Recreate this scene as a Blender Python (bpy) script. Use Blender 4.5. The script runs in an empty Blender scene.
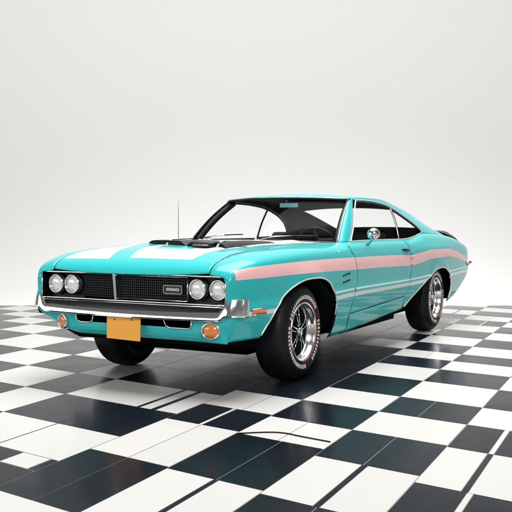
import bpy, bmesh, math, random
from mathutils import Vector, Matrix
random.seed(7)
sc = bpy.context.scene
COL = sc.collection

# ------------------------------------------------------------------ helpers
def cv(pts):
    """monotone-ish cubic through (x, v) pairs, clamped outside"""
    p = sorted(pts)
    X = [a for a, _ in p]; V = [b for _, b in p]; n = len(p)
    d = [(V[i+1]-V[i])/(X[i+1]-X[i]) for i in range(n-1)]
    m = [d[0]] + [0 if d[i-1]*d[i] <= 0 else 2*d[i-1]*d[i]/(d[i-1]+d[i]) for i in range(1, n-1)] + [d[-1]]
    def f(x):
        if x <= X[0]: return V[0]
        if x >= X[-1]: return V[-1]
        i = 0
        while x > X[i+1]: i += 1
        h = X[i+1]-X[i]; t = (x-X[i])/h
        return ((1+2*t)*(1-t)**2*V[i] + t*(1-t)**2*h*m[i] + t*t*(3-2*t)*V[i+1] + t*t*(t-1)*h*m[i+1])
    return f

def spline(pts, n):
    """Catmull-Rom through points of any dimension, n samples per span"""
    P = [Vector(p) for p in pts]
    P = [P[0]*2-P[1]] + P + [P[-1]*2-P[-2]]
    out = []
    for i in range(1, len(P)-2):
        a, b, c, d = P[i-1:i+3]
        for k in range(n):
            t = k/n
            out.append(0.5*((2*b)+(c-a)*t+(2*a-5*b+4*c-d)*t*t+(3*b-a-3*c+d)*t**3))
    out.append(P[-2].copy())
    return out

def lerp(a, b, t): return a+(b-a)*t
def smooth(t):
    t = max(0, min(1, t)); return t*t*(3-2*t)

def link(name, me, mats, parent, smooth_=True):
    o = bpy.data.objects.new(name, me)
    COL.objects.link(o)
    for m in (mats if isinstance(mats, (list, tuple)) else [mats]): me.materials.append(m)
    if smooth_:
        for p in me.polygons: p.use_smooth = True
    if parent: o.parent = parent
    return o

def from_bm(name, bm, mats, parent=None, smooth_=False, bevel=0, seg=2, angle=None):
    me = bpy.data.meshes.new(name); bm.to_mesh(me); bm.free()
    o = link(name, me, mats, parent, smooth_ or bevel > 0)
    if bevel:
        b = o.modifiers.new('bevel', 'BEVEL'); b.width = bevel; b.segments = seg; b.limit_method = 'ANGLE'; b.angle_limit = math.radians(35)
        b.harden_normals = False
        w = o.modifiers.new('wn', 'WEIGHTED_NORMAL'); w.keep_sharp = True
    elif angle:
        for e in me.edges: pass
        me.set_sharp_from_angle(angle=math.radians(angle))
    return o

def box(bm, lo, hi, rot=None, piv=None):
    vs = [Vector((x, y, z)) for x in (lo[0], hi[0]) for y in (lo[1], hi[1]) for z in (lo[2], hi[2])]
    if rot is not None:
        piv = Vector(piv) if piv is not None else (Vector(lo)+Vector(hi))/2
        vs = [rot @ (v-piv)+piv for v in vs]
    v = [bm.verts.new(p) for p in vs]
    for f in ((0,1,3,2),(4,6,7,5),(0,4,5,1),(2,3,7,6),(0,2,6,4),(1,5,7,3)): bm.faces.new([v[i] for i in f])

def hexa(bm, q):
    """8 points: bottom ring 4, top ring 4"""
    v = [bm.verts.new(p) for p in q]
    for f in ((3,2,1,0),(4,5,6,7),(0,1,5,4),(1,2,6,5),(2,3,7,6),(3,0,4,7)): bm.faces.new([v[i] for i in f])

def tube(bm, pts, r, n=8, closed=False, flat=1.0, up=None):
    """sweep a circle (or flattened oval) along pts"""
    P = [Vector(p) for p in pts]; N = len(P); rings = []
    ref = Vector(up) if up else None
    for i in range(N):
        if closed: t = (P[(i+1) % N]-P[i-1])
        else: t = P[min(i+1, N-1)]-P[max(i-1, 0)]
        t.normalize()
        u = ref if ref else Vector((0, 0, 1))
        if abs(t.dot(u)) > .97: u = Vector((1, 0, 0))
        a = t.cross(u).normalized(); b = a.cross(t).normalized()
        rr = r[i] if isinstance(r, (list, tuple)) else r
        rings.append([bm.verts.new(P[i]+a*rr*flat*math.cos(2*math.pi*k/n)+b*rr*math.sin(2*math.pi*k/n)) for k in range(n)])
    for i in range(N if closed else N-1):
        A, B = rings[i], rings[(i+1) % N]
        for k in range(n): bm.faces.new((A[k], A[(k+1) % n], B[(k+1) % n], B[k]))
    if not closed:
        bm.faces.new(rings[0][::-1]); bm.faces.new(rings[-1])

def lathe(bm, prof, axis='y', n=64, c=(0, 0, 0), closed=True):
    """profile of (radius, offset along axis); revolve about axis"""
    rings = []
    for (r, o) in prof:
        ring = []
        for k in range(n):
            a = 2*math.pi*k/n
            u, w = r*math.cos(a), r*math.sin(a)
            p = {'y': (u, o, w), 'x': (o, u, w), 'z': (u, w, o)}[axis]
            ring.append(bm.verts.new((c[0]+p[0], c[1]+p[1], c[2]+p[2])))
        rings.append(ring)
    m = len(rings)
    for i in range(m if closed else m-1):
        A, B = rings[i], rings[(i+1) % m]
        for k in range(n): bm.faces.new((A[k], B[k], B[(k+1) % n], A[(k+1) % n]))
    return rings

def split_bm(name, bm, m, parent, **kw):
    """each loose piece of bm becomes an object of its own"""
    bm.verts.ensure_lookup_table(); seen = set(); out = []
    for v in bm.verts:
        if v in seen: continue
        st = [v]; comp = []; seen.add(v)
        while st:
            a = st.pop(); comp.append(a)
            for e in a.link_edges:
                b = e.other_vert(a)
                if b not in seen: seen.add(b); st.append(b)
        nb = bmesh.new(); mp = {a: nb.verts.new(a.co) for a in comp}; fs = set(f for a in comp for f in a.link_faces)
        for f in sorted(fs, key=lambda f: f.index): nb.faces.new([mp[a] for a in f.verts])
        bmesh.ops.recalc_face_normals(nb, faces=nb.faces)
        out.append(from_bm(name, nb, m, parent, **kw))
    bm.free(); return out

def grid_obj(name, rows, mats, parent, out, solid=.008, paint=None, drop=None, flip=False, rim=True, matoff=0, sub=False):
    """rows: list of equal-length lists of Vectors. out: Vector roughly outward; drop(i,j)->skip face"""
    me = bpy.data.meshes.new(name)
    n, m = len(rows), len(rows[0])
    V = [tuple(p) for r in rows for p in r]
    F = [(i*m+j, i*m+j+1, (i+1)*m+j+1, (i+1)*m+j) for i in range(n-1) for j in range(m-1) if not (drop and drop(i, j))]
    # orientation
    tot = Vector((0, 0, 0)); dots = 0
    for f in F[::max(1, len(F)//60)]:
        a, b, c, d = [Vector(V[k]) for k in f]
        nrm = (c-a).cross(d-b)
        o = out(((a+b+c+d)/4)) if callable(out) else Vector(out)
        dots += nrm.normalized().dot(o) if nrm.length > 1e-9 else 0
    if dots < 0: F = [f[::-1] for f in F]
    me.from_pydata(V, [], F)
    if paint:
        vals = [paint(*v) for v in V]
        for k, nm in enumerate(('pn', 'plim', 'wn', 'w1lim', 'w2lim', 'hood')):
            a = me.attributes.new(nm, 'FLOAT', 'POINT')
            a.data.foreach_set('value', [q[k] for q in vals])
    o = link(name, me, mats, parent)
    bm = bmesh.new(); bm.from_mesh(me)
    loose = [v for v in bm.verts if not v.link_faces]
    if loose: bmesh.ops.delete(bm, geom=loose, context='VERTS')
    bmesh.ops.remove_doubles(bm, verts=bm.verts, dist=1e-5)
    bm.to_mesh(me); bm.free()
    if solid:
        s = o.modifiers.new('thick', 'SOLIDIFY'); s.thickness = solid; s.offset = -1; s.material_offset = matoff
        s.use_rim = rim; s.material_offset_rim = matoff; s.use_even_offset = False
    return o

# ------------------------------------------------------------------ materials
def mat(name, col=(.8, .8, .8), rough=.5, metal=0, **kw):
    m = bpy.data.materials.new(name); m.use_nodes = True
    b = m.node_tree.nodes['Principled BSDF']
    b.inputs['Base Color'].default_value = (*col, 1)
    b.inputs['Roughness'].default_value = rough
    b.inputs['Metallic'].default_value = metal
    for k, v in kw.items(): b.inputs[k.replace('_', ' ')].default_value = v
    return m

def noise_rough(m, scale, lo, hi, bump=0, coord='Object'):
    nt = m.node_tree; N = nt.nodes; L = nt.links; b = N['Principled BSDF']
    tc = N.new('ShaderNodeTexCoord'); nz = N.new('ShaderNodeTexNoise'); nz.inputs['Scale'].default_value = scale; nz.inputs['Detail'].default_value = 5
    mr = N.new('ShaderNodeMapRange'); mr.inputs['To Min'].default_value = lo; mr.inputs['To Max'].default_value = hi
    mr.inputs['From Min'].default_value = .3; mr.inputs['From Max'].default_value = .7
    L.new(tc.outputs[coord], nz.inputs['Vector']); L.new(nz.outputs['Fac'], mr.inputs['Value']); L.new(mr.outputs['Result'], b.inputs['Roughness'])
    if bump:
        bp = N.new('ShaderNodeBump'); bp.inputs['Strength'].default_value = bump; bp.inputs['Distance'].default_value = .002
        L.new(nz.outputs['Fac'], bp.inputs['Height']); L.new(bp.outputs['Normal'], b.inputs['Normal'])
    return m

TEAL = (.028, .44, .445)
def make_paint():
    m = mat('teal_paint', TEAL, .34, 0, Coat_Weight=.62, Coat_Roughness=.03, Coat_IOR=1.38, Specular_IOR_Level=.12)
    nt = m.node_tree; N = nt.nodes; L = nt.links; b = N['Principled BSDF']
    def attr(nm):
        a = N.new('ShaderNodeAttribute'); a.attribute_name = nm; return a.outputs['Fac']
    def math_(op, x, y=None):
        n = N.new('ShaderNodeMath'); n.operation = op
        for k, v in enumerate((x, y)):
            if v is None: continue
            if isinstance(v, (int, float)): n.inputs[k].default_value = v
            else: L.new(v, n.inputs[k])
        return n.outputs[0]
    def step(v, w=.0006):
        r = N.new('ShaderNodeMapRange'); r.inputs['From Min'].default_value = -w; r.inputs['From Max'].default_value = w
        L.new(v, r.inputs['Value']); return r.outputs['Result']
    def band(v, mid, half): return step(math_('SUBTRACT', half, math_('ABSOLUTE', math_('SUBTRACT', v, mid))))
    pink = math_('MULTIPLY', step(math_('SUBTRACT', 1.0, math_('ABSOLUTE', attr('pn'))), .012), step(attr('plim')))
    zl = attr('wn')
    w1 = math_('MULTIPLY', band(zl, 0.0, .0065), step(attr('w1lim')))
    w2 = math_('MULTIPLY', band(zl, -.043, .015), step(attr('w2lim')))
    white = math_('MAXIMUM', math_('MAXIMUM', w1, w2), step(attr('hood')))
    m1 = N.new('ShaderNodeMix'); m1.data_type = 'RGBA'; m1.inputs[6].default_value = (*TEAL, 1); m1.inputs[7].default_value = (.92, .53, .53, 1)
    L.new(pink, m1.inputs[0])
    m2 = N.new('ShaderNodeMix'); m2.data_type = 'RGBA'; m2.inputs[7].default_value = (.72, .72, .69, 1)
    L.new(m1.outputs[2], m2.inputs[6]); L.new(white, m2.inputs[0])
    L.new(m2.outputs[2], b.inputs['Base Color'])
    tc = N.new('ShaderNodeTexCoord'); nz = N.new('ShaderNodeTexNoise'); nz.inputs['Scale'].default_value = 2.2; nz.inputs['Detail'].default_value = 2
    bp = N.new('ShaderNodeBump'); bp.inputs['Strength'].default_value = .06; bp.inputs['Distance'].default_value = .02
    L.new(tc.outputs['Object'], nz.inputs['Vector']); L.new(nz.outputs['Fac'], bp.inputs['Height']); L.new(bp.outputs['Normal'], b.inputs['Coat Normal'])
    return m
M_PAINT = make_paint()
M_TEAL = mat('plain_teal_paint', TEAL, .34, 0, Coat_Weight=.6, Coat_Roughness=.03)
M_BLACK = noise_rough(mat('black_trim', (.008, .009, .011), .45), 40, .35, .55)
M_INNER = mat('underbody_black', (.004, .0045, .005), .9, 0, Specular_IOR_Level=.05)
M_SATIN = mat('satin_black', (.006, .007, .009), .32, 0, Specular_IOR_Level=.25)
M_CHROME = mat('chrome', (.86, .87, .87), .06, 1)
M_CHROME2 = mat('brushed_chrome', (.80, .81, .81), .16, 1)
M_BRIGHT = mat('bright_trim', (.80, .84, .83), .25, .6)
M_RUBBER = noise_rough(mat('tyre_rubber', (.006, .0065, .008), .6, 0, Specular_IOR_Level=.25), 60, .5, .75, .2)
M_WHITE = mat('white_lettering', (.82, .80, .76), .5)
M_RED = mat('red_line', (.55, .05, .03), .5)
M_AMBER = mat('amber_lens', (.72, .22, .05), .18, 0, Coat_Weight=1.0)
M_REDLENS = mat('red_lens', (.5, .04, .04), .15, 0, Coat_Weight=1.0)
M_VINYL = noise_rough(mat('black_vinyl', (.004, .0045, .006), .6, 0, Specular_IOR_Level=.15), 80, .4, .6, .2)
M_ORANGE = noise_rough(mat('orange_plate', (.95, .42, .055), .45), 12, .38, .55)

def glass_mat(name, tint, ior=1.5, refl=1.0):
    m = bpy.data.materials.new(name); m.use_nodes = True; nt = m.node_tree; N = nt.nodes; L = nt.links
    for n in list(N): N.remove(n)
    o = N.new('ShaderNodeOutputMaterial'); t = N.new('ShaderNodeBsdfTransparent'); g = N.new('ShaderNodeBsdfGlossy')
    fr = N.new('ShaderNodeFresnel'); fr.inputs['IOR'].default_value = ior
    mx = N.new('ShaderNodeMixShader'); t.inputs['Color'].default_value = (*tint, 1); g.inputs['Roughness'].default_value = .02
    ml = N.new('ShaderNodeMath'); ml.operation = 'MULTIPLY'; ml.inputs[1].default_value = refl
    L.new(fr.outputs[0], ml.inputs[0]); L.new(ml.outputs[0], mx.inputs[0]); L.new(t.outputs[0], mx.inputs[1]); L.new(g.outputs[0], mx.inputs[2]); L.new(mx.outputs[0], o.inputs[0])
    return m
M_GLASS = glass_mat('window_glass', (.985, .99, .99), 1.3, .008)

def lamp_glass():
    m = mat('headlight_glass', (.62, .62, .60),   .14, .25, Coat_Weight=1.0, Coat_Roughness=.05)
    nt = m.node_tree; N = nt.nodes; L = nt.links; b = N['Principled BSDF']
    tc = N.new('ShaderNodeTexCoord')
    wv = N.new('ShaderNodeTexWave'); wv.inputs['Scale'].default_value = 30; wv.bands_direction = 'Y'; wv.inputs['Distortion'].default_value = .4
    L.new(tc.outputs['Object'], wv.inputs['Vector'])
    bp = N.new('ShaderNodeBump'); bp.inputs['Strength'].default_value = .12; bp.inputs['Distance'].default_value = .002
    L.new(wv.outputs['Fac'], bp.inputs['Height']); L.new(bp.outputs['Normal'], b.inputs['Normal'])
    cr = N.new('ShaderNodeMapRange'); cr.inputs['To Min'].default_value = 0; cr.inputs['To Max'].default_value = 1
    mx = N.new('ShaderNodeMix'); mx.data_type = 'RGBA'; mx.inputs[6].default_value = (.80, .80, .77, 1); mx.inputs[7].default_value = (.93, .93, .90, 1)
    L.new(wv.outputs['Fac'], mx.inputs[0]); L.new(mx.outputs[2], b.inputs['Base Color'])
    return m
M_LAMP = lamp_glass()

# ------------------------------------------------------------------ car shape
# car axes: x forward (front axle at 0), y to the car's left, z up
WB = 3.277; TR = .351
Wd = cv([(-4.80, .800), (-4.5, .835), (-4.0, .868), (-3.5, .888), (-2.9, .890), (-2.0, .878), (-1, .880), (0, .886), (.4, .880), (.7, .862), (.85, .835), (.93, .812), (.97, .79)])
prof = cv([(.22, .060), (.30, .036), (.42, .014), (.56, .001), (.595, .0), (.63, .010), (.70, .009), (.80, .010), (.88, .022), (.93, .042), (1.02, .10)])
def S(x, z):
    tuck = .036*smooth((x-.35)/.5)*smooth((.56-z)/.2)
    hip = .016*math.exp(-((x+3.3)/.7)**2)*math.exp(-((z-.88)/.1)**2)
    fl = 0
    for cx, cz in ((0.0, .36), (-3.28, .33)):
        rr = math.hypot((x-cx)/1.05, z-cz)
        fl += .010*math.exp(-((rr-.40)/.06)**2)
    return Wd(x)-prof(z)-tuck+hip+fl
Hs = cv([(-4.78, .84), (-4.72, .885), (-4.45, .945), (-4.0, .995), (-3.6, 1.018), (-2.97, 1.030), (-2.75, 1.000), (-2.45, .978), (-1.5, .982), (-.85, .978), (-.4, .972), (0, .965), (.3, .953), (.5, .943), (.68, .926), (.80, .903), (.88, .880), (.93, .855), (.955, .830), (.97, .802)])
Yg = cv([(-4.78, .64), (-4.45, .66), (-4.0, .72), (-3.6, .755), (-2.97, .775), (-2.3, .768), (-1.0, .765), (-.87, .745), (-.80, .665), (-.6, .65), (.5, .64), (.97, .64)])
def zs(x): return Hs(x)-.075-.025*smooth((-x-2.6)/.5)*smooth((4.7+x)/.5)+.02*smooth((x-.8)/.17)
Zr = cv([(-4.78, .84), (-4.72, .885), (-4.45, .972), (-4.1, 1.045), (-3.7, 1.13), (-3.3, 1.215), (-2.9, 1.292), (-2.5, 1.340), (-2.1, 1.362), (-1.7, 1.366), (-1.4, 1.352)])
Zr0 = Zr
def low(x): return .028*smooth((-x-2.1)/.6)*smooth((x+4.5)/.5)
Zr = lambda x: Zr0(x)-low(x)
Yr = cv([(-4.78, .64), (-4.45, .645), (-4.1, .635), (-3.6, .62), (-2.9, .625), (-2.2, .635), (-1.7, .63), (-1.4, .61)])
Zc = cv([(-4.78, .85), (-4.72, .90), (-4.45, .99), (-4.1, 1.06), (-3.7, 1.155), (-3.3, 1.25), (-2.9, 1.335), (-2.5, 1.385), (-2.1, 1.408), (-1.7, 1.408), (-1.4, 1.388), (-1.25, 1.370)])

Zc0 = Zc
Zc = lambda x: Zc0(x)-low(x)
PLAIN = lambda x, y, z: (9, -1, 9, -1, -1, -1)
def paint(x, y, z):
    ay = abs(y); hood = -1
    if -.9 < x < .99 and ay < .66 and z > .8:
        t = (.75-x)/.75
        ea = lerp(-.265, -.47, t); eb = lerp(-.10, -.31, t)
        fa = min(.86-x, ea-y, y+.635)
        fb = min(.84-x, y-eb, lerp(.44, .52, t)-y)
        n_ = min(.60-x, x-.22, y-(eb+.10), (eb+.40)-y)      # teal patch inside the wide band
        hood = max(fa, min(fb, -n_))
        return (9, -1, 9, -1, -1, hood)
    return ((z-PM(x))/PH(x), min(.925-x, x+4.72, ay-.60), z-WL(x), min(-.30-x, x+4.6, ay-.69), min(ay-.69, x+4.7), -1)
PM = cv([(.93, .806), (.74, .816), (.14, .822), (-.87, .810), (-2.0, .792), (-2.35, .782), (-2.7, .800), (-3.0, .822), (-3.48, .822), (-4.0, .79), (-4.40, .735), (-4.75, .68)])
PH = cv([(.93, .030), (.74, .038), (.14, .043), (-.87, .049), (-2.3, .051), (-2.94, .047), (-3.48, .042), (-4.4, .032), (-4.75, .024)])
WL = cv([(-.3, .598), (-.87, .606), (-2.3, .600), (-3.0, .610), (-4.6, .62)])

def FE(z): return .962-.025*smooth((.58-z)/.2)
def coons(bottom, top, left, right, nv):
    """bottom/top lists of (x,z) equal length (s); left/right functions t->(x,z)"""
    n = len(bottom); rows = []
    for j in range(nv+1):
        t = j/nv; row = []
        L_, R_ = Vector(left(t)), Vector(right(t))
        for i in range(n):
            s = i/(n-1)
            B, T = Vector(bottom[i]), Vector(top[i])
            c = (1-t)*B+t*T
            dL = L_-((1-t)*Vector(bottom[0])+t*Vector(top[0]))
            dR = R_-((1-t)*Vector(bottom[-1])+t*Vector(top[-1]))
            row.append(c+(1-s)**3*dL+s**3*dR)
        rows.append(row)
    return rows

def side_panel(name, sgn, bottom, top, left, right, parent, nv=22, na=9, arc=True, mats=None, label=None):
    g = coons(bottom, top, left, right, nv)
    rows = [[Vector((p[0], sgn*S(p[0], p[1]), p[1])) for p in r] for r in g]
    if arc:
        for k in range(1, na+1):
            t = k/na; row = []
            for p in top:
                x = p[0]; z0 = p[1]; y0 = S(x, z0); y2 = Yg(x); z2 = Hs(x)
                sl = (S(x, z0+.004)-S(x, z0-.02))/.024
                zc_ = z2-.004; yc_ = y0+sl*(zc_-z0)*.8
                y = (1-t)**2*y0+2*t*(1-t)*yc_+t*t*y2
                z = (1-t)**2*z0+2*t*(1-t)*zc_+t*t*z2
                row.append(Vector((x, sgn*y, z)))
            rows.append(row)
    o = grid_obj(name, rows, mats or [M_PAINT, M_INNER], parent, lambda c: Vector((0, sgn, .3)), paint=paint, matoff=1)
    return o

def seg(a, b, n): return [tuple(Vector(a).lerp(Vector(b), k/n)) for k in range(n)]
def along(f, t): return f(t)
def poly_t(pts):
    """function t in 0..1 along a smooth polyline of (x,z), by z"""
    sp = spline(pts, 8)
    z0, z1 = sp[0][1], sp[-1][1]
    def f(t):
        z = lerp(z0, z1, t)
        for a, b in zip(sp, sp[1:]):
            if (a[1]-z)*(b[1]-z) <= 1e-12 and abs(a[1]-b[1]) > 1e-9:
                return tuple(a.lerp(b, (z-a[1])/(b[1]-a[1])))
        return tuple(sp[0] if t < .5 else sp[-1])
    return f

car = bpy.data.objects.new('muscle_car', None); COL.objects.link(car)
car['label'] = 'teal two-door muscle car with pink side stripe parked on the checkered floor'
car['category'] = 'car'

G = .0025  # half of a shut line
DF = [(-.805, .405), (-.893, .555), (-.957, .714), (-.934, .837), (-.885, .905)]      # door front shut line
DR = [(-2.16, .445), (-2.27, .52), (-2.335, .62), (-2.352, .765), (-2.335, .905)]     # door rear shut line

f_arch0 = spline([(.645, .385), (.580, .478), (.470, .585), (.310, .678), (.10, .728), (-.10, .737), (-.28, .722), (-.41, .675), (-.49, .59), (-.515, .49), (-.485, .37), (-.415, .262)], 6)
f_top = spline([(.71,), (.57,), (.45,), (.30,), (.10,), (-.10,), (-.27,), (-.41,), (-.51,), (-.59,), (-.66,), (-.72,)], 6) if False else None
def sp1(v, n):
    return [p[0] for p in spline([(a, 0) for a in v], n)]
f_topx = sp1([.71, .57, .45, .30, .10, -.10, -.27, -.41, -.51, -.59, -.66, -.72], 6)
r_arch = spline([(-2.175, .338), (-2.36, .415), (-2.60, .497), (-2.85, .578), (-3.08, .640), (-3.30, .668), (-3.48, .658), (-3.62, .602), (-3.70, .51), (-3.705, .39), (-3.655, .285)], 6)
r_topx = sp1([-2.34, -2.48, -2.68, -2.90, -3.12, -3.32, -3.50, -3.65, -3.77, -3.89, -4.0], 6)

nf = [ .955-.0245*k for k in range(12)]
for sgn in (1, -1):
    # front fender
    far = sgn < 0
    f_arch = (spline([(.665, .455), (.590, .500), (.475, .590)], 6)[:-1] + f_arch0[12:]) if far else f_arch0
    fb = [(x, .385 if not far else lerp(.497, .455, (FE(.385)-x)/(FE(.385)-.645))) for x in [lerp(FE(.385), .645, k/14) for k in range(14)]] + [tuple(p) for p in f_arch[:-1]] + [tuple(p) for p in seg((-.415, .262), (-.80, .266), 10)] + [(-.80, .266)]
    tx = [lerp(.968, .71, (k/14)**1.5) for k in range(14)] + f_topx[:-1] + [lerp(-.72, -.882, k/10) for k in range(11)]
    ft = [(x, zs(x)) for x in tx]
    left = poly_t(([(FE(.385), .385), (FE(.45), .45)] if not far else [(FE(.385), .497)]) + [(FE(.52), .52), (.962, .58), (.966, .68), (.968, zs(.968))])
    rt = poly_t([(-.80, .266), (-.81, .405), (-.893+G*0, .555), (-.957, .714), (-.934, .837), (-.882, zs(-.882))])
    fe = side_panel('front_fender', sgn, fb, ft, left, rt, car)
    # door
    n = 50
    zl = lambda x: lerp(.412, .450, (-.81-x)/1.35)
    db = [(lerp(-.811, -2.155, k/n), lerp(.412, .450, k/n)) for k in range(n+1)]
    dt = [(x, zs(x)) for x in [lerp(-.889, -2.331, k/n) for k in range(n+1)]]
    l2 = poly_t([(-.811, .412), (-.899, .555), (-.963, .714), (-.940, .837), (-.889, zs(-.889))])
    r2 = poly_t([(-2.155, .450), (-2.265, .52), (-2.330, .62), (-2.347, .765), (-2.331, zs(-2.331))])
    door = side_panel('door', sgn, db, dt, l2, r2, car, nv=26)
    # rocker
    n = 40
    rb = [(lerp(-.806, -2.15, k/n), lerp(.266, .333, k/n)) for k in range(n+1)]
    rt_ = [(lerp(-.817, -2.16, k/n), lerp(.406, .444, k/n)) for k in range(n+1)]
    ln = lambda a, b: (lambda t: (lerp(a[0], b[0], t), lerp(a[1], b[1], t)))
    side_panel('rocker_panel', sgn, rb, rt_, ln(rb[0], rt_[0]), ln(rb[-1], rt_[-1]), car, nv=6, arc=False)
    # quarter
    qb = [tuple(p) for p in r_arch] + [tuple(p) for p in spline([(-3.655, .285), (-3.95, .325), (-4.27, .415), (-4.62, .53)], 6)[1:]]
    qx = r_topx + [lerp(-4.0, -4.74, k/18) for k in range(1, 19)]
    qt = [(x, zs(x)) for x in qx]
    l3 = poly_t([(-2.175, .338), (-2.165, .445), (-2.272, .52), (-2.337, .62), (-2.354, .765), (qx[0], zs(qx[0]))])
    r3 = poly_t([(-4.62, .53), (-4.72, .60), (-4.765, .68), (-4.74, zs(-4.74))])
    side_panel('rear_quarter_panel', sgn, qb, qt, l3, r3, car, nv=24)
    # bright lips round the wheel openings
    for arch in (f_arch[1:-2], r_arch[1:-2]):
        bm = bmesh.new()
        tube(bm, [(p[0], sgn*(S(p[0], p[1])-.001), p[1]-.001) for p in arch], .0065, 6)
        from_bm('wheel_opening_trim', bm, M_BRIGHT, car, True)
    # badges on the fender (two small dark scripts)
    for zz in (.722, .668):
        bm = bmesh.new()
        pts = []
        for k in range(34):
            x = -.655-.0046*k
            z = zz+.010*math.sin(k*1.35)*(.6+.4*math.sin(k*.7))+.0012*k*.4
            pts.append((x, sgn*(S(x, z)+.0015), z))
        tube(bm, pts, .0028, 5)
        o = from_bm('script_badge', bm, M_SATIN, car, True)

# ------------------------------------------------------------------ hood
def hood_z(x, y):
    a = abs(y)/.64
    b = .022*(1-a*a)*smooth((.97-x)/.35)
    ridge = .010*math.exp(-((abs(y)-.40)/.05)**2)*smooth((.9-x)/.5)
    return Hs(x)+b+ridge
def cowl_x(y): return -.635-.235*(y/.70)**2
rows = []
nx = 90; ny = 90
for i in range(nx+1):
    t = i/nx; row = []
    for j in range(ny+1):
        y = lerp(-.634, .634, j/ny)
        x0 = .972-.012*(abs(y)/.64)**2; x1 = cowl_x(y)
        u = t**1.5 if t < 1 else 1
        x = lerp(x0, x1, u)
        row.append(Vector((x, y, hood_z(x if x < .97 else .97, y)-(.006 if i == 0 else 0))))
    rows.append(row)
grid_obj('hood', rows, [M_PAINT, M_INNER], car, (0, 0, 1), paint=paint, matoff=1)

# cowl (dark strip between hood and windscreen)
rows = []
for i in range(7):
    row = []
    for j in range(61):
        y = lerp(-.66, .66, j/60)
        x = cowl_x(y)+.03-i*.028
        row.append(Vector((x, y, hood_z(-.6, y)-.012-.0*i)))
    rows.append(row)
grid_obj('cowl_panel', rows, [M_SATIN, M_INNER], car, (0, 0, 1))

# hood scoop: black wedge with an open mouth, silver divider and small badge
def scoop(y0, y1, xf, xb, h, skew, name='hood_scoop'):
    bm = bmesh.new()
    nu, nv = 24, 14
    top = []
    for i in range(nu+1):
        u = i/nu; row = []
        for j in range(nv+1):
            v = j/nv; y = lerp(y0, y1, v)
            xfr = lerp(xf, xf+skew, v)
            w = lerp(1, .35, u)
            yy = lerp((y0+y1)/2, y, w) if False else y
            x = lerp(xfr, xb, u)
            edge = min(v, 1-v)*nv
            hh = h*(1-u**1.6)*min(1, (edge/2.2)**.6 if edge > 0 else 0)
            row.append(bm.verts.new((x, yy, hood_z(x, yy)+hh+.001)))
        top.append(row)
    for i in range(nu):
        for j in range(nv): bm.faces.new((top[i][j], top[i][j+1], top[i+1][j+1], top[i+1][j]))
    bot = [bm.verts.new((v.co.x-.03, v.co.y, hood_z(v.co.x, v.co.y)-.004)) for v in top[0]]
    for j in range(nv): bm.faces.new((top[0][j], bot[j], bot[j+1], top[0][j+1]))
    bmesh.ops.recalc_face_normals(bm, faces=bm.faces)
    return from_bm(name, bm, M_SATIN, car, True)
scoop(-.40, .06, .16, -.34, .030, .20)
s2 = scoop(.10, .46, .40, -.30, .032, .06)
bm = bmesh.new(); box(bm, (.40, .205, hood_z(.4, .2)), (.50, .365, hood_z(.4, .2)+.028))
bx = from_bm('scoop_intake', bm, M_SATIN, car, bevel=.008)
bm = bmesh.new()
rb_ = random.Random(5)
for k in range(9):
    y = .222+k*.0145; z0 = hood_z(.4, .2)+.008
    box(bm, (.5005, y, z0+.001), (.503, y+.003, z0+.010))
    box(bm, (.5005, y+.0031, z0+rb_.choice((.001, .004, .0075))), (.5029, y+.010, z0+rb_.choice((.0095, .0100))))
from_bm('intake_badge', bm, mat('pale_badge', (.6, .42, .42), .4), bx)
bm = bmesh.new(); tube(bm, [(.27, -.16, hood_z(.27, -.16)+.003), (.20, -.16, hood_z(.2, -.16)+.036), (-.1, -.16, hood_z(-.1, -.16)+.029)], .006, 6)
tube(bm, [(.47, .395, hood_z(.47, .4)+.003), (.42, .40, hood_z(.42, .4)+.035), (.36, .40, hood_z(.36, .4)+.036)], .007, 6)
split_bm('scoop_trim', bm, M_BRIGHT, car, smooth_=True)

# ------------------------------------------------------------------ windscreen, A pillars, roof
HB = lambda y: Vector((-1.25-.175*(y/.60)**2, y, 1.352-.016*(y/.60)**2))        # header line
BB = lambda y: Vector((cowl_x(y)-.045, y, .992-.022*(y/.70)**2))
def ws(s, t):
    yb = lerp(-.705, .705, s); yt = lerp(-.60, .60, s)
    a, b = BB(yb), HB(yt)
    p = a.lerp(b, t); bul = .03*math.sin(math.pi*t)
    p += Vector((bul*.7, 0, bul*.6)); return p
rows = [[ws(j/48, i/20)*1 for j in range(49)] for i in range(21)]
wsg = grid_obj('windshield', rows, [M_GLASS], car, (1, 0, .5), solid=.004)
# black band + bright frame of windscreen
bm = bmesh.new()
per = [ws(j/40, 0) for j in range(41)] + [ws(1, i/16) for i in range(1, 17)] + [ws(1-j/40, 1) for j in range(1, 41)] + [ws(0, 1-i/16) for i in range(1, 16)]
tube(bm, [p+Vector((.003, 0, .003)) for p in per], .0085, 6, closed=True)
from_bm('windshield_seal', bm, M_BLACK, car, True)
bm = bmesh.new()
tube(bm, [ws(1-j/40, 1)+Vector((.012, 0, .014)) for j in range(0, 41)], .005, 6)
for s in (0, 1):
    sy = 1 if s else -1
    tube(bm, [ws(s, i/16)+Vector((.004, sy*.012, .004)) for i in range(17)], .005, 6)
split_bm('windshield_trim', bm, M_CHROME2, car, smooth_=True)

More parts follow.
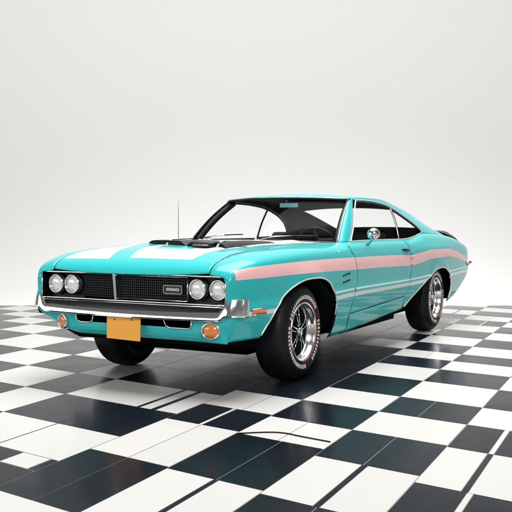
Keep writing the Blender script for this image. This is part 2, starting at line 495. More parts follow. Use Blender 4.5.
WF0 = (-1.075, .982); WF1 = (-1.52, 1.338)     # side window front edge (x,z) base and top
def Gy(x, z):
    y0 = .765; 
    z0 = Hs(x) if x > -2.97 else Hs(-2.97)
    z1 = Zr(max(x, -4.7)); 
    t = (z-z0)/max(.02, (z1-z0)) if x > -2.97 else None
    if t is None:
        z0 = Hs(x); y0 = Yg(x); t = (z-z0)/max(.01, z1-z0)
    else: y0 = Yg(min(x, -1.05))
    t = max(-.1, min(1.1, t))
    return lerp(y0, Yr(x), t)+.016*math.sin(math.pi*max(0, min(1, t)))*smooth((4.5+x)/.6)
win_top = spline([WF1, (-1.70, 1.341), (-1.95, 1.333), (-2.26, 1.306), (-2.55, 1.245), (-2.80, 1.165), (-2.95, 1.095), (-3.0, 1.055), (-2.965, 1.034)], 6)
for sgn in (1, -1):
    # A pillar
    rows = []
    for i in range(21):
        t = i/20
        a = ws(1, t)+Vector((-.002, .010, 0))
        xf, zf = lerp(WF0[0]+.012, WF1[0]+.012, t), lerp(WF0[1]-.008, WF1[1]+.03, t)
        b = Vector((xf, Gy(xf, zf), zf))
        if t > .85: b = b.lerp(Vector((-1.50, Yr(-1.5), Zr(-1.5))), (t-.85)/.15*.9)
        row = []
        for j in range(7):
            u = j/6
            m_ = Vector((max(a.x, b.x)-.01, max(a.y, b.y)+.004, (a.z+b.z)/2+.004))
            p = a*(1-u)**2+m_*2*u*(1-u)+b*u*u
            row.append(Vector((p.x, sgn*p.y, p.z)))
        rows.append(row)
    grid_obj('windshield_pillar', rows, [M_PAINT, M_VINYL], car, (.3, sgn, .3), matoff=1, paint=PLAIN)
    bm = bmesh.new(); tube(bm, [ws(1 if sgn > 0 else 0, k/12)+Vector((-.055, -sgn*.012, -.012)) for k in range(13)], .034, 8, flat=1.0)
    from_bm('inner_pillar_trim', bm, M_VINYL, car, True)
    # roof rail + sail panel
    n1 = len(win_top)
    botc = [tuple(p) for p in win_top]
    topx = [lerp(-1.42, -3.30, (k/(n1-1))**1.05) for k in range(n1)]
    for k in range(1, 25):
        x = lerp(-3.0, -4.44, k/24); botc.append((x, Hs(x))); topx.append(lerp(-3.30, -4.45, k/24))
    rows = []
    for i in range(11):
        t = i/10; row = []
        for (bx_, bz), x2 in zip(botc, topx):
            x = lerp(bx_, x2, t); z = lerp(bz, Zr(x2), t)
            if i == 0: y = Gy(bx_, bz) if bx_ > -2.97 or bz > Hs(bx_)+.01 else Yg(bx_)
            elif i == 10: y = Yr(x2)
            else:
                y = Gy(x, z)
            row.append(Vector((x, sgn*y, z)))
        rows.append(row)
    # blend the first column down to the sill behind the window
    grid_obj('sail_panel', rows, [M_PAINT, M_VINYL], car, lambda c: Vector((0, sgn, .6)), matoff=1, paint=PLAIN)
    # little fillet from window tip down to the shoulder line
    rows = []
    for i in range(5):
        t = i/4; row = []
        for k in range(9):
            x = lerp(-2.90, -3.01, k/8)
            za = Hs(x)-.004; zb = lerp(1.028, 1.050, k/8)
            z = lerp(za, max(zb, za+.002), t)
            row.append(Vector((x, sgn*(Gy(x, z)), z)))
        rows.append(row)
    # side glass, in two panes split by the bright divider
    TB = cv([(p[0], p[1]) for p in win_top if p[0] > -3.055][:-4] if False else [(-1.52, 1.338), (-1.70, 1.341), (-1.95, 1.333), (-2.26, 1.300), (-2.55, 1.245), (-2.80, 1.165), (-2.95, 1.095), (-3.0, 1.052)])
    div = lambda t: lerp(-2.30, -2.34, t)
    zsill = lambda x: Hs(x)+.004
    def pane(name, xa0, xa1, xb0, xb1, tip=False):
        rows = []
        for i in range(15):
            t = i/14; row = []
            for j in range(25):
                s = j/24
                xb_, xt_ = lerp(xa0, xb0, s), lerp(xa1, xb1, s)
                zt_ = TB(xt_)
                x = lerp(xb_, xt_, t); z = lerp(zsill(xb_), zt_, t)
                row.append(Vector((x, sgn*(Gy(x, z)-.012), z)))
            rows.append(row)
        return grid_obj(name, rows, [M_GLASS], car, (0, sgn, .2), solid=.004)
    pane('door_window', WF0[0], WF1[0], -2.30, -2.34)
    pane('quarter_window', -2.305, -2.345, -2.965, -2.995)
    # bright frame round the side window opening
    loop = [(lerp(WF0[0], WF1[0], k/10), lerp(WF0[1], WF1[1], k/10)) for k in range(10)] + [tuple(p) for p in win_top] + [(lerp(-2.97, -1.10, k/30), Hs(lerp(-2.97, -1.10, k/30))+.004) for k in range(31)]
    bm = bmesh.new(); tube(bm, [(x, sgn*(Gy(x, z)+.002), z) for x, z in loop], .0065, 6, closed=True)
    from_bm('side_window_trim', bm, M_BRIGHT, car, True)
    bm = bmesh.new()
    inner = [(x-.0, z-.016) for x, z in [tuple(p) for p in win_top]]
    tube(bm, [(x+.012*min(1, k/30), sgn*(Gy(x, z)-.004), z) for k, (x, z) in enumerate(inner)], .011, 6)
    from_bm('window_seal', bm, M_BLACK, car, True)
    bm = bmesh.new(); tube(bm, [(div(t/8), sgn*(Gy(div(t/8), lerp(.98, TB(-2.34), t/8))+.0), lerp(.985, TB(-2.34), t/8)) for t in range(9)], .010, 6)
    from_bm('window_divider', bm, M_BLACK, car, True)
    bm = bmesh.new(); tube(bm, [(div(t/8)+.014, sgn*(Gy(div(t/8), lerp(.98, TB(-2.34), t/8))+.003), lerp(.985, TB(-2.34), t/8)) for t in range(9)], .0045, 6)
    from_bm('divider_trim', bm, M_BRIGHT, car, True)

# roof skin from header to tail of the rear glass, glass opening left out
xs = [None]+[lerp(-1.50, -2.74, k/26) for k in range(27)] + [lerp(-2.76, -3.93, k/24) for k in range(25)] + [-3.95]
ys = [-1, -.985, -.95, -.9]+[lerp(-.86, .86, k/26) for k in range(27)]+[.9, .95, .985, 1]
def roof_pt(x, v):
    yr = Yr(x); y = yr*v
    return Vector((x, y, lerp(Zc(x), Zr(x), abs(v)**2.3)))
rows = []
for i, x in enumerate(xs):
    row = []
    for v in ys:
        if x is None:
            row.append(HB(.60*v)+Vector((-.004, 0, .006)))
        else: row.append(roof_pt(x, v))
    rows.append(row)
# soften the jump between header and first station
ins = []
for k in (1, 2, 3):
    ins.append([rows[0][j].lerp(rows[1][j], k/4)+Vector((0, 0, .006*math.sin(math.pi*k/4))) for j in range(len(ys))])
rows = [rows[0]]+ins+rows[1:]
NI = 3
def dropf(i, j):
    return (31+NI <= i < 50+NI) and (4 <= j < len(ys)-5)
grid_obj('roof', rows, [M_PAINT, M_VINYL], car, (0, 0, 1), drop=dropf, matoff=1, paint=PLAIN, solid=.012)
rows = [[roof_pt(lerp(-2.88, -3.86, i/24), lerp(-.87, .87, j/24))-Vector((0, 0, .008)) for j in range(25)] for i in range(25)]
grid_obj('rear_window', rows, [M_GLASS], car, (0, 0, 1), solid=.004)
# trunk lid
rows = []
for i in range(17):
    x = lerp(-3.955, -4.74, i/16)
    rows.append([Vector((x, roof_pt(x, v).y, roof_pt(x, v).z)) for v in [lerp(-1, 1, j/24) for j in range(25)]])
grid_obj('trunk_lid', rows, [M_PAINT, M_INNER], car, (0, 0, 1), matoff=1, paint=PLAIN)
# rear panel
rows = []
for i in range(13):
    z = lerp(.50, .84, i/12); row = []
    for j in range(41):
        v = lerp(-1, 1, j/40)
        x = cv([(.50, -4.60), (.60, -4.715), (.68, -4.755), (.84, -4.745)])(z)
        yy = min(S(x, z), lerp(.80, .66, smooth((z-.76)/.09)))
        row.append(Vector((x, v*yy, z)))
    rows.append(row)
grid_obj('rear_panel', rows, [M_PAINT, M_INNER], car, (-1, 0, 0), matoff=1, paint=PLAIN)
# black rear spoiler
bm = bmesh.new()
pro = [(-4.20, .030), (-4.34, .058), (-4.52, .078), (-4.64, .085), (-4.66, .060), (-4.60, .020), (-4.30, .006)]
rings = []
for j in range(31):
    v = lerp(-1, 1, j/30); y = v*.72
    e = 1-.65*smooth((abs(v)-.86)/.14)
    rings.append([bm.verts.new((x+.05*abs(v)**3*(0 if k in (4, 5) else 1), y, lerp(Zc(x), Zr(x), abs(v)**2.3)-.012*abs(v)**6+h*e)) for k, (x, h) in enumerate(pro)])
for a, b in zip(rings, rings[1:]):
    for k in range(len(pro)): bm.faces.new((a[k], b[k], b[(k+1) % len(pro)], a[(k+1) % len(pro)]))
bm.faces.new(rings[0]); bm.faces.new(rings[-1][::-1])
bmesh.ops.recalc_face_normals(bm, faces=bm.faces)
from_bm('rear_spoiler', bm, M_SATIN, car, bevel=.006)
# rear bumper
bm = bmesh.new()
path = spline([(-4.76, .80, .655), (-4.79, .79, .655), (-4.81, .74, .655), (-4.83, .4, .655), (-4.835, 0, .655), (-4.83, -.4, .655), (-4.81, -.74, .655), (-4.79, -.79, .655), (-4.76, -.80, .655)], 5)
tube(bm, path, .034, 10, flat=.5)
from_bm('rear_bumper', bm, M_CHROME, car, True)
for sgn in (1, -1):
    bm = bmesh.new(); box(bm, (-4.79, min(sgn*.40, sgn*.72), .70), (-4.745, max(sgn*.40, sgn*.72), .765))
    from_bm('tail_light', bm, M_REDLENS, car, bevel=.01)
    bm = bmesh.new(); box(bm, (-4.835, min(sgn*.795, sgn*.835), .652), (-4.765, max(sgn*.795, sgn*.835), .684))
    from_bm('rear_marker_light', bm, M_REDLENS, car, bevel=.012)

# ------------------------------------------------------------------ front face
# fender noses + recess walls
for sgn in (1, -1):
    rows = []
    for i in range(13):
        z = lerp(.615, zs(.968)+.0, i/12)
        a = Vector((.966, S(.966, z), z)); b = Vector((.958, .752, z))
        m_ = Vector((.971, (a.y+b.y)/2, z))
        rows.append([Vector(((a*(1-u)**2+m_*2*u*(1-u)+b*u*u).x, sgn*(a*(1-u)**2+m_*2*u*(1-u)+b*u*u).y, z)) for u in [k/6 for k in range(7)]])
    # close up to the hood lip
    z = .80
    rows.append([Vector((.966-.0*u, sgn*lerp(.775, .735, u), .802)) for u in [k/6 for k in range(7)]])
    grid_obj('fender_nose', rows, [M_PAINT, M_INNER], car, (1, 0, 0), matoff=1, solid=.004, paint=PLAIN)
bm = bmesh.new()
box(bm, (.84, -.755, .60), (.855, .755, .812))             # back of the recess
box(bm, (.855, -.757, .798), (.955, .757, .806)); box(bm, (.855, -.757, .600), (.950, .757, .612))
box(bm, (.855, -.757, .612), (.955, -.745, .798)); box(bm, (.855, .745, .612), (.955, .757, .798))
from_bm('grille_housing', bm, M_INNER, car)

def mesh_grille(name, y0, y1, x0, x1, z0, z1, nyb, nzb):
    bm = bmesh.new()
    def X(y): return lerp(x0, x1, (y-y0)/(y1-y0))
    for k in range(nyb+1):
        y = lerp(y0, y1, k/nyb); x = X(y)
        box(bm, (x-.010, y-.0016, z0), (x, y+.0016, z1))
    for k in range(nzb+1):
        z = lerp(z0, z1, k/nzb)
        hexa(bm, [(x0-.008, y0, z-.0018), (x1-.008, y1, z-.0018), (x1+.002, y1, z-.0018), (x0+.002, y0, z-.0018),
                  (x0-.008, y0, z+.0018), (x1-.008, y1, z+.0018), (x1+.002, y1, z+.0018), (x0+.002, y0, z+.0018)])
    return from_bm(name, bm, M_GRILLE, car)
M_GRILLE = mat('grille_bars', (.022, .025, .03), .35, .3)
gr = mesh_grille('grille', -.095, .448, .925, .915, .632, .782, 34, 9)
mesh_grille('grille', -.462, -.118, .885, .925, .632, .782, 19, 9)
# chrome frame lines
bm = bmesh.new()
fr = [(.957, y, .7975-.0*abs(y)) for y in [lerp(-.745, .745, k/30) for k in range(31)]]
tube(bm, fr, .0065, 6)
tube(bm, [(.957, -.748, .795), (.957, -.751, .71), (.957, -.749, .612)], .005, 6)
tube(bm, [(.957, .748, .795), (.957, .751, .71), (.957, .749, .612)], .005, 6)
tube(bm, [(.957, y, .6165) for y in [lerp(-.745, .745, k/30) for k in range(31)]], .0055, 6)
from_bm('grille_frame', bm, M_CHROME, car, True)
bm = bmesh.new()
hexa(bm, [(.905, -.118, .618), (.958, -.116, .618), (.958, -.098, .618), (.905, -.094, .618),
          (.905, -.128, .792), (.962, -.130, .792), (.962, -.106, .792), (.905, -.100, .792)])
from_bm('grille_divider', bm, M_CHROME2, car, bevel=.002)
bm = bmesh.new()
tube(bm, [(.932, y, .629) for y in (-.095, .45)], .003, 5); tube(bm, [(.932, y, .785) for y in (-.095, .45)], .003, 5)
tube(bm, [(.932, .452, z) for z in (.629, .785)], .003, 5)
split_bm('inner_grille_trim', bm, M_CHROME2, car, smooth_=True)
# grille emblem: framed rectangle with small letters
bm = bmesh.new()
y0, y1, z0, z1, xx = .268, .412, .676, .728, .934
for a, b in (((y0, z0), (y1, z0)), ((y1, z0), (y1, z1)), ((y1, z1), (y0, z1)), ((y0, z1), (y0, z0))):
    box(bm, (xx-.004, min(a[0], b[0])-.0025, min(a[1], b[1])-.0025), (xx+.004, max(a[0], b[0])+.0025, max(a[1], b[1])+.0025))
em = from_bm('grille_emblem', bm, M_CHROME2, car)
bm = bmesh.new(); box(bm, (xx-.006, y0+.0026, z0+.0026), (xx-.001, y1-.0026, z1-.0026)); from_bm('emblem_plate', bm, M_BLACK, em)
bm = bmesh.new()
st = [[(0, 0, 1, .2), (0, .4, 1, .6), (0, .8, 1, 1), (0, .5, .25, 1), (.75, 0, 1, .5)], [(0, 0, .25, 1), (.75, 0, 1, 1), (0, 0, 1, .2)],
      [(0, 0, .2, 1), (.8, 0, 1, 1), (.4, .4, .6, 1), (0, .8, 1, 1)], [(0, 0, .2, 1), (.8, 0, 1, 1), (.4, .4, .6, 1), (0, .8, 1, 1)],
      [(0, 0, .25, 1), (0, .8, 1, 1), (0, .4, .8, .6), (0, 0, 1, .2)], [(0, 0, .25, 1), (0, .8, 1, 1), (.75, .5, 1, 1), (0, .4, 1, .6), (.6, 0, .85, .4)]]
for k, L_ in enumerate(st):
    yb = .290+k*.0172
    for (a, b, c, d) in L_: box(bm, (xx-.002, yb+a*.0135, .694+b*.018), (xx+.0015, yb+c*.0135, .694+d*.018))
from_bm('emblem_letters', bm, M_WHITE, em)

# headlights
def headlight(y):
    z = .710; x = .905
    bm = bmesh.new(); rg = lathe(bm, [(.0575, -.02), (.0575, .012), (.0600, .017), (.0640, .017), (.0665, .010), (.0665, -.02)], 'x', 40, (x+.005, y, z))
    h = from_bm('headlight', bm, M_CHROME, car, True)
    bm = bmesh.new()
    rings = lathe(bm, [(.058, -.004), (.053, .007), (.043, .015), (.027, .021), (.010, .0235)], 'x', 40, (x+.004, y, z), closed=False)
    bm.faces.new(rings[-1]); bmesh.ops.recalc_face_normals(bm, faces=bm.faces)
    from_bm('headlight_lens', bm, M_LAMP, h, True)
    bm = bmesh.new(); lathe(bm, [(.0665, -.03), (.075, -.03), (.075, .006), (.0665, .006)], 'x', 40, (x, y, z))
    from_bm('headlight_rim', bm, M_BLACK, h, True)
for y in (.520, .676, -.512, -.655): headlight(y)
# plate behind the lamps
for sgn in (1, -1):
    bm = bmesh.new(); box(bm, (.856, min(sgn*.438, sgn*.744), .614), (.878, max(sgn*.438, sgn*.744), .797)); from_bm('headlight_panel', bm, M_BLACK, car)

# valance under the bumper with its slot
def val_x(y, z):
    a = abs(y)
    return lerp(.965-.14*max(0, .52-z)-.03*smooth((.415-z)/.05), FE(z), smooth((a-.50)/.26))
yy = sorted(set([-.80, -.78, -.76]+[lerp(-.74, .74, k/60) for k in range(61)]+[-.5, .5, .76, .78, .80]))
zz = [.372, .378, .388, .40, .415, .43, .445, .462, .462+.0001, .4625, .508, .52, .54, .57, .60]
zz = [.372, .378, .388, .40, .415, .43, .445, .460, .508, .52, .535, .545]
rows = []
for z in zz:
    row = []
    for y in yy:
        s_ = 1 if y > 0 else -1
        ymax = S(FE(z), z)
        y_ = y/.80*ymax
        zmin = .372+.125*smooth((-y_-.42)/.36); z_ = lerp(zmin, .545, (z-.372)/.173) if y_ < -.42 else z
        row.append(Vector((val_x(y_, z_), y_, z_)))
    rows.append(row)
def vdrop(i, j):
    return zz[i] >= .459 and zz[i+1] <= .509 and -.44 < (yy[j]+yy[j+1])/2 < .50
va = grid_obj('front_valance', rows, [M_PAINT, M_INNER], car, (1, 0, 0), drop=vdrop, matoff=1, paint=PLAIN, solid=.01)
bm = bmesh.new(); tube(bm, [(val_x(.30, .512)+.004, .285, .512), (val_x(.3, .47)+.004, .305, .468), (val_x(.3, .457)+.004, .335, .457), (val_x(.4, .457)+.004, .46, .457), (val_x(.5, .462)+.004, .495, .465), (val_x(.5, .51)+.004, .508, .508)], .0045, 6)
tube(bm, [(val_x(.30, .512)+.004, -.285, .512), (val_x(.3, .47)+.004, -.305, .468), (val_x(.3, .457)+.004, -.335, .457), (val_x(.4, .457)+.004, -.40, .457), (val_x(.43, .462)+.004, -.435, .465), (val_x(.44, .51)+.004, -.446, .508)], .0045, 6)
split_bm('valance_trim', bm, M_CHROME2, car, smooth_=True)
# chin
bm = bmesh.new()
hexa(bm, [(.70, -.60, .335), (.70, .72, .335), (.86, .66, .335), (.86, -.50, .335), (.68, -.64, .39), (.68, .78, .39), (.885, .72, .385), (.885, -.60, .385)])
from_bm('chin_spoiler', bm, M_INNER, car, bevel=.006)
# front bumper: sweep of a shaped section
def bumper():
    bm = bmesh.new()
    ys_ = [lerp(-.852, .852, k/70) for k in range(71)]
    HW = .852
    rings = []
    for y in ys_:
        a = abs(y)/.852
        end = smooth((a-.84)/.05)
        xf = 1.03-.055*a**2-.05*smooth((a-.93)/.07)
        zt = lerp(.569, .655, end)
        zt = lerp(.566+.012*a**2, .655, end); zb = lerp(.512+.006*a**2, .545, end)
        xb = lerp(.955, .90, smooth((a-.8)/.2))
        zback = lerp(zt-.006, zt-.004, end)
        hh = zt-zb
        sec = [(xb, zback), (lerp(xf-.045, xf-.030, end), lerp(zt-.001, zt, end)), (xf-.22*hh-.003, zt-.003), (xf-.09*hh, (zt+zb)/2+.006), (xf, zb+.012), (xf-.005, zb+.002), (xf-.016, zb-.003), (xf-.04, zb-.004), (xb, zb+.006)]
        rings.append([bm.verts.new((x, y, z)) for x, z in sec])
    # ends wrap round to the side
    for sg, base in ((1, rings[-1]), (-1, rings[0])):
        extra = []
        for k, (dx, dy) in enumerate(((-.012, .012), (-.035, .020), (-.075, .022))):
            row = []
            for v in base:
                depth = 1.0-v.co.x
                row.append(bm.verts.new((min(v.co.x, .975)+dx-.0*depth, sg*(.852+dy-max(0, .975-v.co.x)*.35), v.co.z-.0)))
            extra.append(row)
        if sg == 1: rings = rings+extra
        else: rings = extra[::-1]+rings
    n = len(rings[0])
    for a, b in zip(rings, rings[1:]):
        for k in range(n): bm.faces.new((a[k], a[(k+1) % n], b[(k+1) % n], b[k]))
    bm.faces.new(rings[0][::-1]); bm.faces.new(rings[-1])
    bmesh.ops.recalc_face_normals(bm, faces=bm.faces)
    return from_bm('front_bumper', bm, mat('bumper_chrome', (.94, .95, .95), .09, 1), car, bevel=.003)
bumper()
# dark filler strip between bumper and grille
bm = bmesh.new(); box(bm, (.90, -.80, .555), (.952, .80, .6005)); from_bm('bumper_filler', bm, M_SATIN, car)
bm = bmesh.new(); tube(bm, [(.957, y, .603) for y in (-.75, 0, .75)], .0035, 6); from_bm('filler_trim', bm, M_CHROME2, car, True)
# turn signals
for y in (.640, -.562):
    z = .452; x = val_x(y, z)
    bm = bmesh.new(); lathe(bm, [(.036, -.01), (.038, .010), (.042, .014), (.047, .010), (.048, -.01)], 'x', 36)
    bmesh.ops.scale(bm, vec=(1.1, 1.38, 1.14), verts=bm.verts)
    o = from_bm('turn_signal', bm, M_CHROME, car, True); 
    o.location = (x+.004, y, z); o.scale = (1, 1, 1) if y > 0 else (1, .72, 1); o.rotation_euler = (0, 0, (.22 if y > 0 else -.22))
    bm = bmesh.new(); r = lathe(bm, [(.038, -.004), (.034, .008), (.022, .014), (.008, .0165)], 'x', 36, closed=False); bm.faces.new(r[-1]); bmesh.ops.recalc_face_normals(bm, faces=bm.faces)
    bmesh.ops.scale(bm, vec=(1.1, 1.38, 1.14), verts=bm.verts)
    from_bm('signal_lens', bm, M_AMBER, o, True)
# side markers
for sgn in (1, -1):
    rows = []
    for i in range(4):
        z = lerp(.552, .578, i/3); rows.append([Vector((x, sgn*(S(x, z)+.008), z)) for x in [lerp(.645, .785, k/8) for k in range(9)]])
    grid_obj('side_marker_light', rows, [M_AMBER], car, (0, sgn, 0), solid=.012)
    bm = bmesh.new()
    tube(bm, [(x, sgn*(S(x, z)+.006), z) for x, z in [(.635, .546), (.795, .546), (.795, .584), (.635, .584)]], .004, 6, closed=True)
    from_bm('marker_bezel', bm, M_CHROME2, car, True)
# licence plate, blank
bm = bmesh.new(); R = Matrix.Rotation(math.radians(-1.5), 3, 'X')
box(bm, (.992, -.152, .360), (.996, .124, .507), rot=R)
lp = from_bm('license_plate', bm, M_ORANGE, car, bevel=.0015)
bm = bmesh.new()
for y, z in ((.055, .496), (-.085, .492)):
    lathe(bm, [(.001, .0), (.005, .0), (.005, .004), (.001, .004)], 'x', 12, (.996, y, z))
split_bm('plate_bolt', bm, M_BLACK, lp, smooth_=True)
bm = bmesh.new(); box(bm, (.93, -.06, .45), (.991, .03, .50)); from_bm('plate_bracket', bm, M_BLACK, car)

# ------------------------------------------------------------------ wheels
def make_wheel():
    w = bpy.data.objects.new('wheel', None); COL.objects.link(w); w.parent = car
    # local: axle along y, outer face at y=0 (outside is +y)
    bm = bmesh.new()
    P = [(.212, -.020), (.222, -.006), (.240, .004), (.262, .006), (.290, .002), (.312, -.010), (.330, -.026), (.342, -.040), (.349, -.058),
         (.351, -.085), (.3515, -.125), (.351, -.165), (.349, -.195), (.342, -.214), (.326, -.232), (.300, -.246), (.262, -.250), (.225, -.244), (.212, -.232)]
    lathe(bm, P, 'y', 96, closed=False)
    ty = from_bm('tyre', bm, M_TYRE, w, True)
    # tread blocks
    bm = bmesh.new()
    for k in range(80):
        a = 2*math.pi*k/80
        for yb, off, wd in ((-.062, 0, .026), (-.104, .5, .030), (-.146, 0, .030), (-.188, .5, .026)):
            aa = a+off*2*math.pi/80
            ca, sa = math.cos(aa), math.sin(aa); da = .026
            q = []
            for r in (.3465, .3555):
                for (y_, s) in ((yb-wd/2, -1), (yb+wd/2, -1), (yb+wd/2, 1), (yb-wd/2, 1)):
                    an = aa+s*da/2*1.0/.351*.35*1.0+ (y_-yb)*1.2
                    rr = r-(.004 if abs(y_+.125) > .06 else 0)-(.005 if abs(y_+.125) > .075 else 0)
                    q.append((rr*math.cos(an), y_, rr*math.sin(an)))
            hexa(bm, q)
    bmesh.ops.recalc_face_normals(bm, faces=bm.faces)
    from_bm('tread', bm, M_RUBBER, ty)
    # raised white lettering (unreadable strokes) and partial red line
    bm = bmesh.new(); rnd = random.Random(3)
    def patch(a0, a1, r0, r1):
        q = []
        def yv(r): return .0068 if r > .25 else .0066
        for (r, a) in ((r0, a0), (r0, a1), (r1, a1), (r1, a0)): q.append((r*math.cos(a), .0035, r*math.sin(a)))
        for (r, a) in ((r0, a0), (r0, a1), (r1, a1), (r1, a0)): q.append((r*math.cos(a), yv(r), r*math.sin(a)))
        hexa(bm, q)
    bm.free()
    for c0, c1 in ((math.radians(-95), math.radians(10)), (math.radians(25), math.radians(140)), (math.radians(165), math.radians(235))):
        a = c0; bm = bmesh.new()
        while a < c1:
            wd = rnd.choice((.058, .066, .075)); k = rnd.randint(0, 3)
            r0, r1 = .238, .264
            patch(a, a+.026, r0, r1)
            if k in (0, 1, 3): patch(a+.026, a+wd, r1-.009, r1)
            if k in (0, 2, 3): patch(a+.026, a+wd, r0, r0+.009)
            if k in (1, 2): patch(a+wd-.022, a+wd, r0+(.009 if k == 2 else 0), r1-(.009 if k == 1 else 0))
            a += wd+.046
        bmesh.ops.recalc_face_normals(bm, faces=bm.faces)
        from_bm('tyre_lettering', bm, M_WHITE, ty)
    bm = bmesh.new(); lathe(bm, [(.2250, -.0010), (.2262, .0010), (.2276, .0026), (.2262, -.001)], 'y', 96); from_bm('tyre_red_line', bm, M_RED, ty, True)
    # rim
    bm = bmesh.new()
    lathe(bm, [(.214, -.020), (.217, -.006), (.214, .004), (.208, .006), (.201, .001), (.196, -.010), (.192, -.030), (.186, -.040), (.178, -.048), (.176, -.075), (.172, -.105), (.168, -.15), (.168, -.22), (.205, -.22), (.212, -.20)], 'y', 72)
    rm = from_bm('rim', bm, M_CHROME2, w, True)
    bm = bmesh.new(); rg = lathe(bm, [(.176, -.066), (.150, -.062), (.120, -.056), (.070, -.050), (.040, -.046), (.001, -.046)], 'y', 60, closed=False)
    from_bm('wheel_centre', bm, M_INNER, w, True)
    # chrome split spokes: five pairs of thin ribs with black between
    bm = bmesh.new()
    for k in range(5):
        for d in (-.17, .17):
            a = 2*math.pi*k/5+.3
            p0 = (.040*math.cos(a+d*1.6), -.037, .040*math.sin(a+d*1.6)); p1 = (.110*math.cos(a+d*.9), -.043, .110*math.sin(a+d*.9)); p2 = (.171*math.cos(a+d), -.058, .171*math.sin(a+d))
            tube(bm, [p0, p1, p2], [.0042, .0036, .0044], 6)
    split_bm('spoke', bm, M_CHROME, w, smooth_=True)
    bm = bmesh.new(); r = lathe(bm, [(.030, -.050), (.030, -.030), (.025, -.020), (.012, -.016)], 'y', 30, closed=False); bm.faces.new(r[-1])
    bmesh.ops.recalc_face_normals(bm, faces=bm.faces)
    hc = from_bm('hub_cap', bm, M_CHROME, w, True)
    bm = bmesh.new()
    for k in range(5):
        a = 2*math.pi*k/5+.3+math.pi/5
        lathe(bm, [(.001, -.030), (.007, -.032), (.008, -.050), (.001, -.050)], 'y', 10, (.062*math.cos(a), 0, .062*math.sin(a)))
    split_bm('lug_nut', bm, M_SATIN, w, smooth_=True)
    return w
def tyre_mat():
    m = noise_rough(mat('tyre_black', (.006, .0065, .008), .6, 0, Specular_IOR_Level=.25), 30, .42, .62, .15)
    return m
M_TYRE = tyre_mat()
def clone(o, parent):
    c = o.copy(); COL.objects.link(c); c.parent = parent
    for ch in list(o.children): clone(ch, c)
    return c
w0 = make_wheel()
pos = [(0, .842, 0), (-WB, .842, 0), (0, -.842, math.pi), (-WB, -.842, math.pi)]
ws_ = [w0]+[clone(w0, car) for _ in range(3)]
for w, (x, y, r) in zip(ws_, pos):
    w.location = (x, y, TR+.003); w.rotation_euler = (0, 0, r)
# wheel wells, underbody, engine bay, trunk fill
for sgn in (1, -1):
    for cx in (-.02, -WB+.0):
        bm = bmesh.new(); n = 28; R0 = .47 if cx > -1 else .46; rows = []
        for k in range(n+1):
            a = math.pi*k/n
            sx = R0*1.22*math.cos(a); sz = .30+(R0*1.03-.05)*math.sin(a)
            rows.append([Vector((cx+sx, sgn*y, sz)) for y in (.54, .70, min(.862, S(cx+sx, sz)-.013))])
        o = grid_obj('wheel_well', rows, [M_INNER], car, lambda c: Vector((0, 0, 1)), solid=.006)
bm = bmesh.new(); box(bm, (-4.05, -.54, .205), (.30, .54, .50)); box(bm, (-4.05, -.80, .30), (-3.95, .80, .36))
box(bm, (-2.10, -.79, .245), (-.80, .79, .44)); box(bm, (-.70, -.60, .44), (.80, .60, .86)); box(bm, (-4.55, -.60, .46), (-3.88, .60, .86))
for sy in (-.55, .54):
    box(bm, (-3.80, sy, .27), (-2.15, sy+.01, .80)); box(bm, (-.66, sy, .24), (.10, sy+.01, .80)); box(bm, (.10, sy, .33), (.58, sy+.01, .80))
from_bm('underbody', bm, M_INNER, car)
bm = bmesh.new()
tube(bm, [(-4.3, .45, .26), (-3.7, .42, .25), (-.5, .35, .22)], .03, 8); tube(bm, [(-WB, -.58, .34), (-WB, .58, .34)], .04, 10); tube(bm, [(0, -.58, .33), (0, .58, .33)], .03, 10)
from_bm('axles_and_exhaust', bm, M_INNER, car, True)

# ------------------------------------------------------------------ cabin
bm = bmesh.new()
hexa(bm, [(-.74, -.68, .80), (-1.12, -.70, .80), (-1.12, .70, .80), (-.74, .68, .80), (-.80, -.68, .968), (-1.10, -.70, .955), (-1.10, .70, .955), (-.80, .68, .968)])
from_bm('dashboard', bm, M_VINYL, car, bevel=.02, seg=3)
for sgn in (1, -1):
    rows = []
    for z in (.46, .7, .85, .94, .965):
        rows.append([Vector((x, sgn*(.772 if z < .93 else .752), z)) for x in [lerp(-.85, -3.05, k/20) for k in range(21)]])
    grid_obj('door_card', rows, [M_VINYL], car, (0, -sgn, 0), solid=.02)
def seat(y):
    s = bpy.data.objects.new('front_seat', None); COL.objects.link(s); s.parent = car; s.location = (-1.95, y, .50)
    def pad(name, lo, hi, rot, piv, par=s):
        bm = bmesh.new(); box(bm, lo, hi, rot=rot, piv=piv)
        return from_bm(name, bm, M_VINYL, par, bevel=.04, seg=4)
    pad('seat_cushion', (-.25, -.26, .0), (.27, .26, .17), Matrix.Rotation(-.10, 3, 'Y'), (0, 0, 0))
    pad('backrest', (-.36, -.25, .10), (-.23, .25, .56), Matrix.Rotation(-.28, 3, 'Y'), (-.28, 0, .12))
    return s
seat(.36); seat(-.36)
bm = bmesh.new(); box(bm, (-3.05, -.62, .50), (-2.62, .62, .68)); rs = from_bm('rear_seat', bm, M_VINYL, car, bevel=.04, seg=3)
bm = bmesh.new(); box(bm, (-3.16, -.60, .60), (-3.02, .60, .97), rot=Matrix.Rotation(-.3, 3, 'Y')); from_bm('rear_backrest', bm, M_VINYL, rs, bevel=.04, seg=3)
bm = bmesh.new(); box(bm, (-3.95, -.62, .93), (-3.12, .62, .96)); from_bm('parcel_shelf', bm, M_VINYL, car)
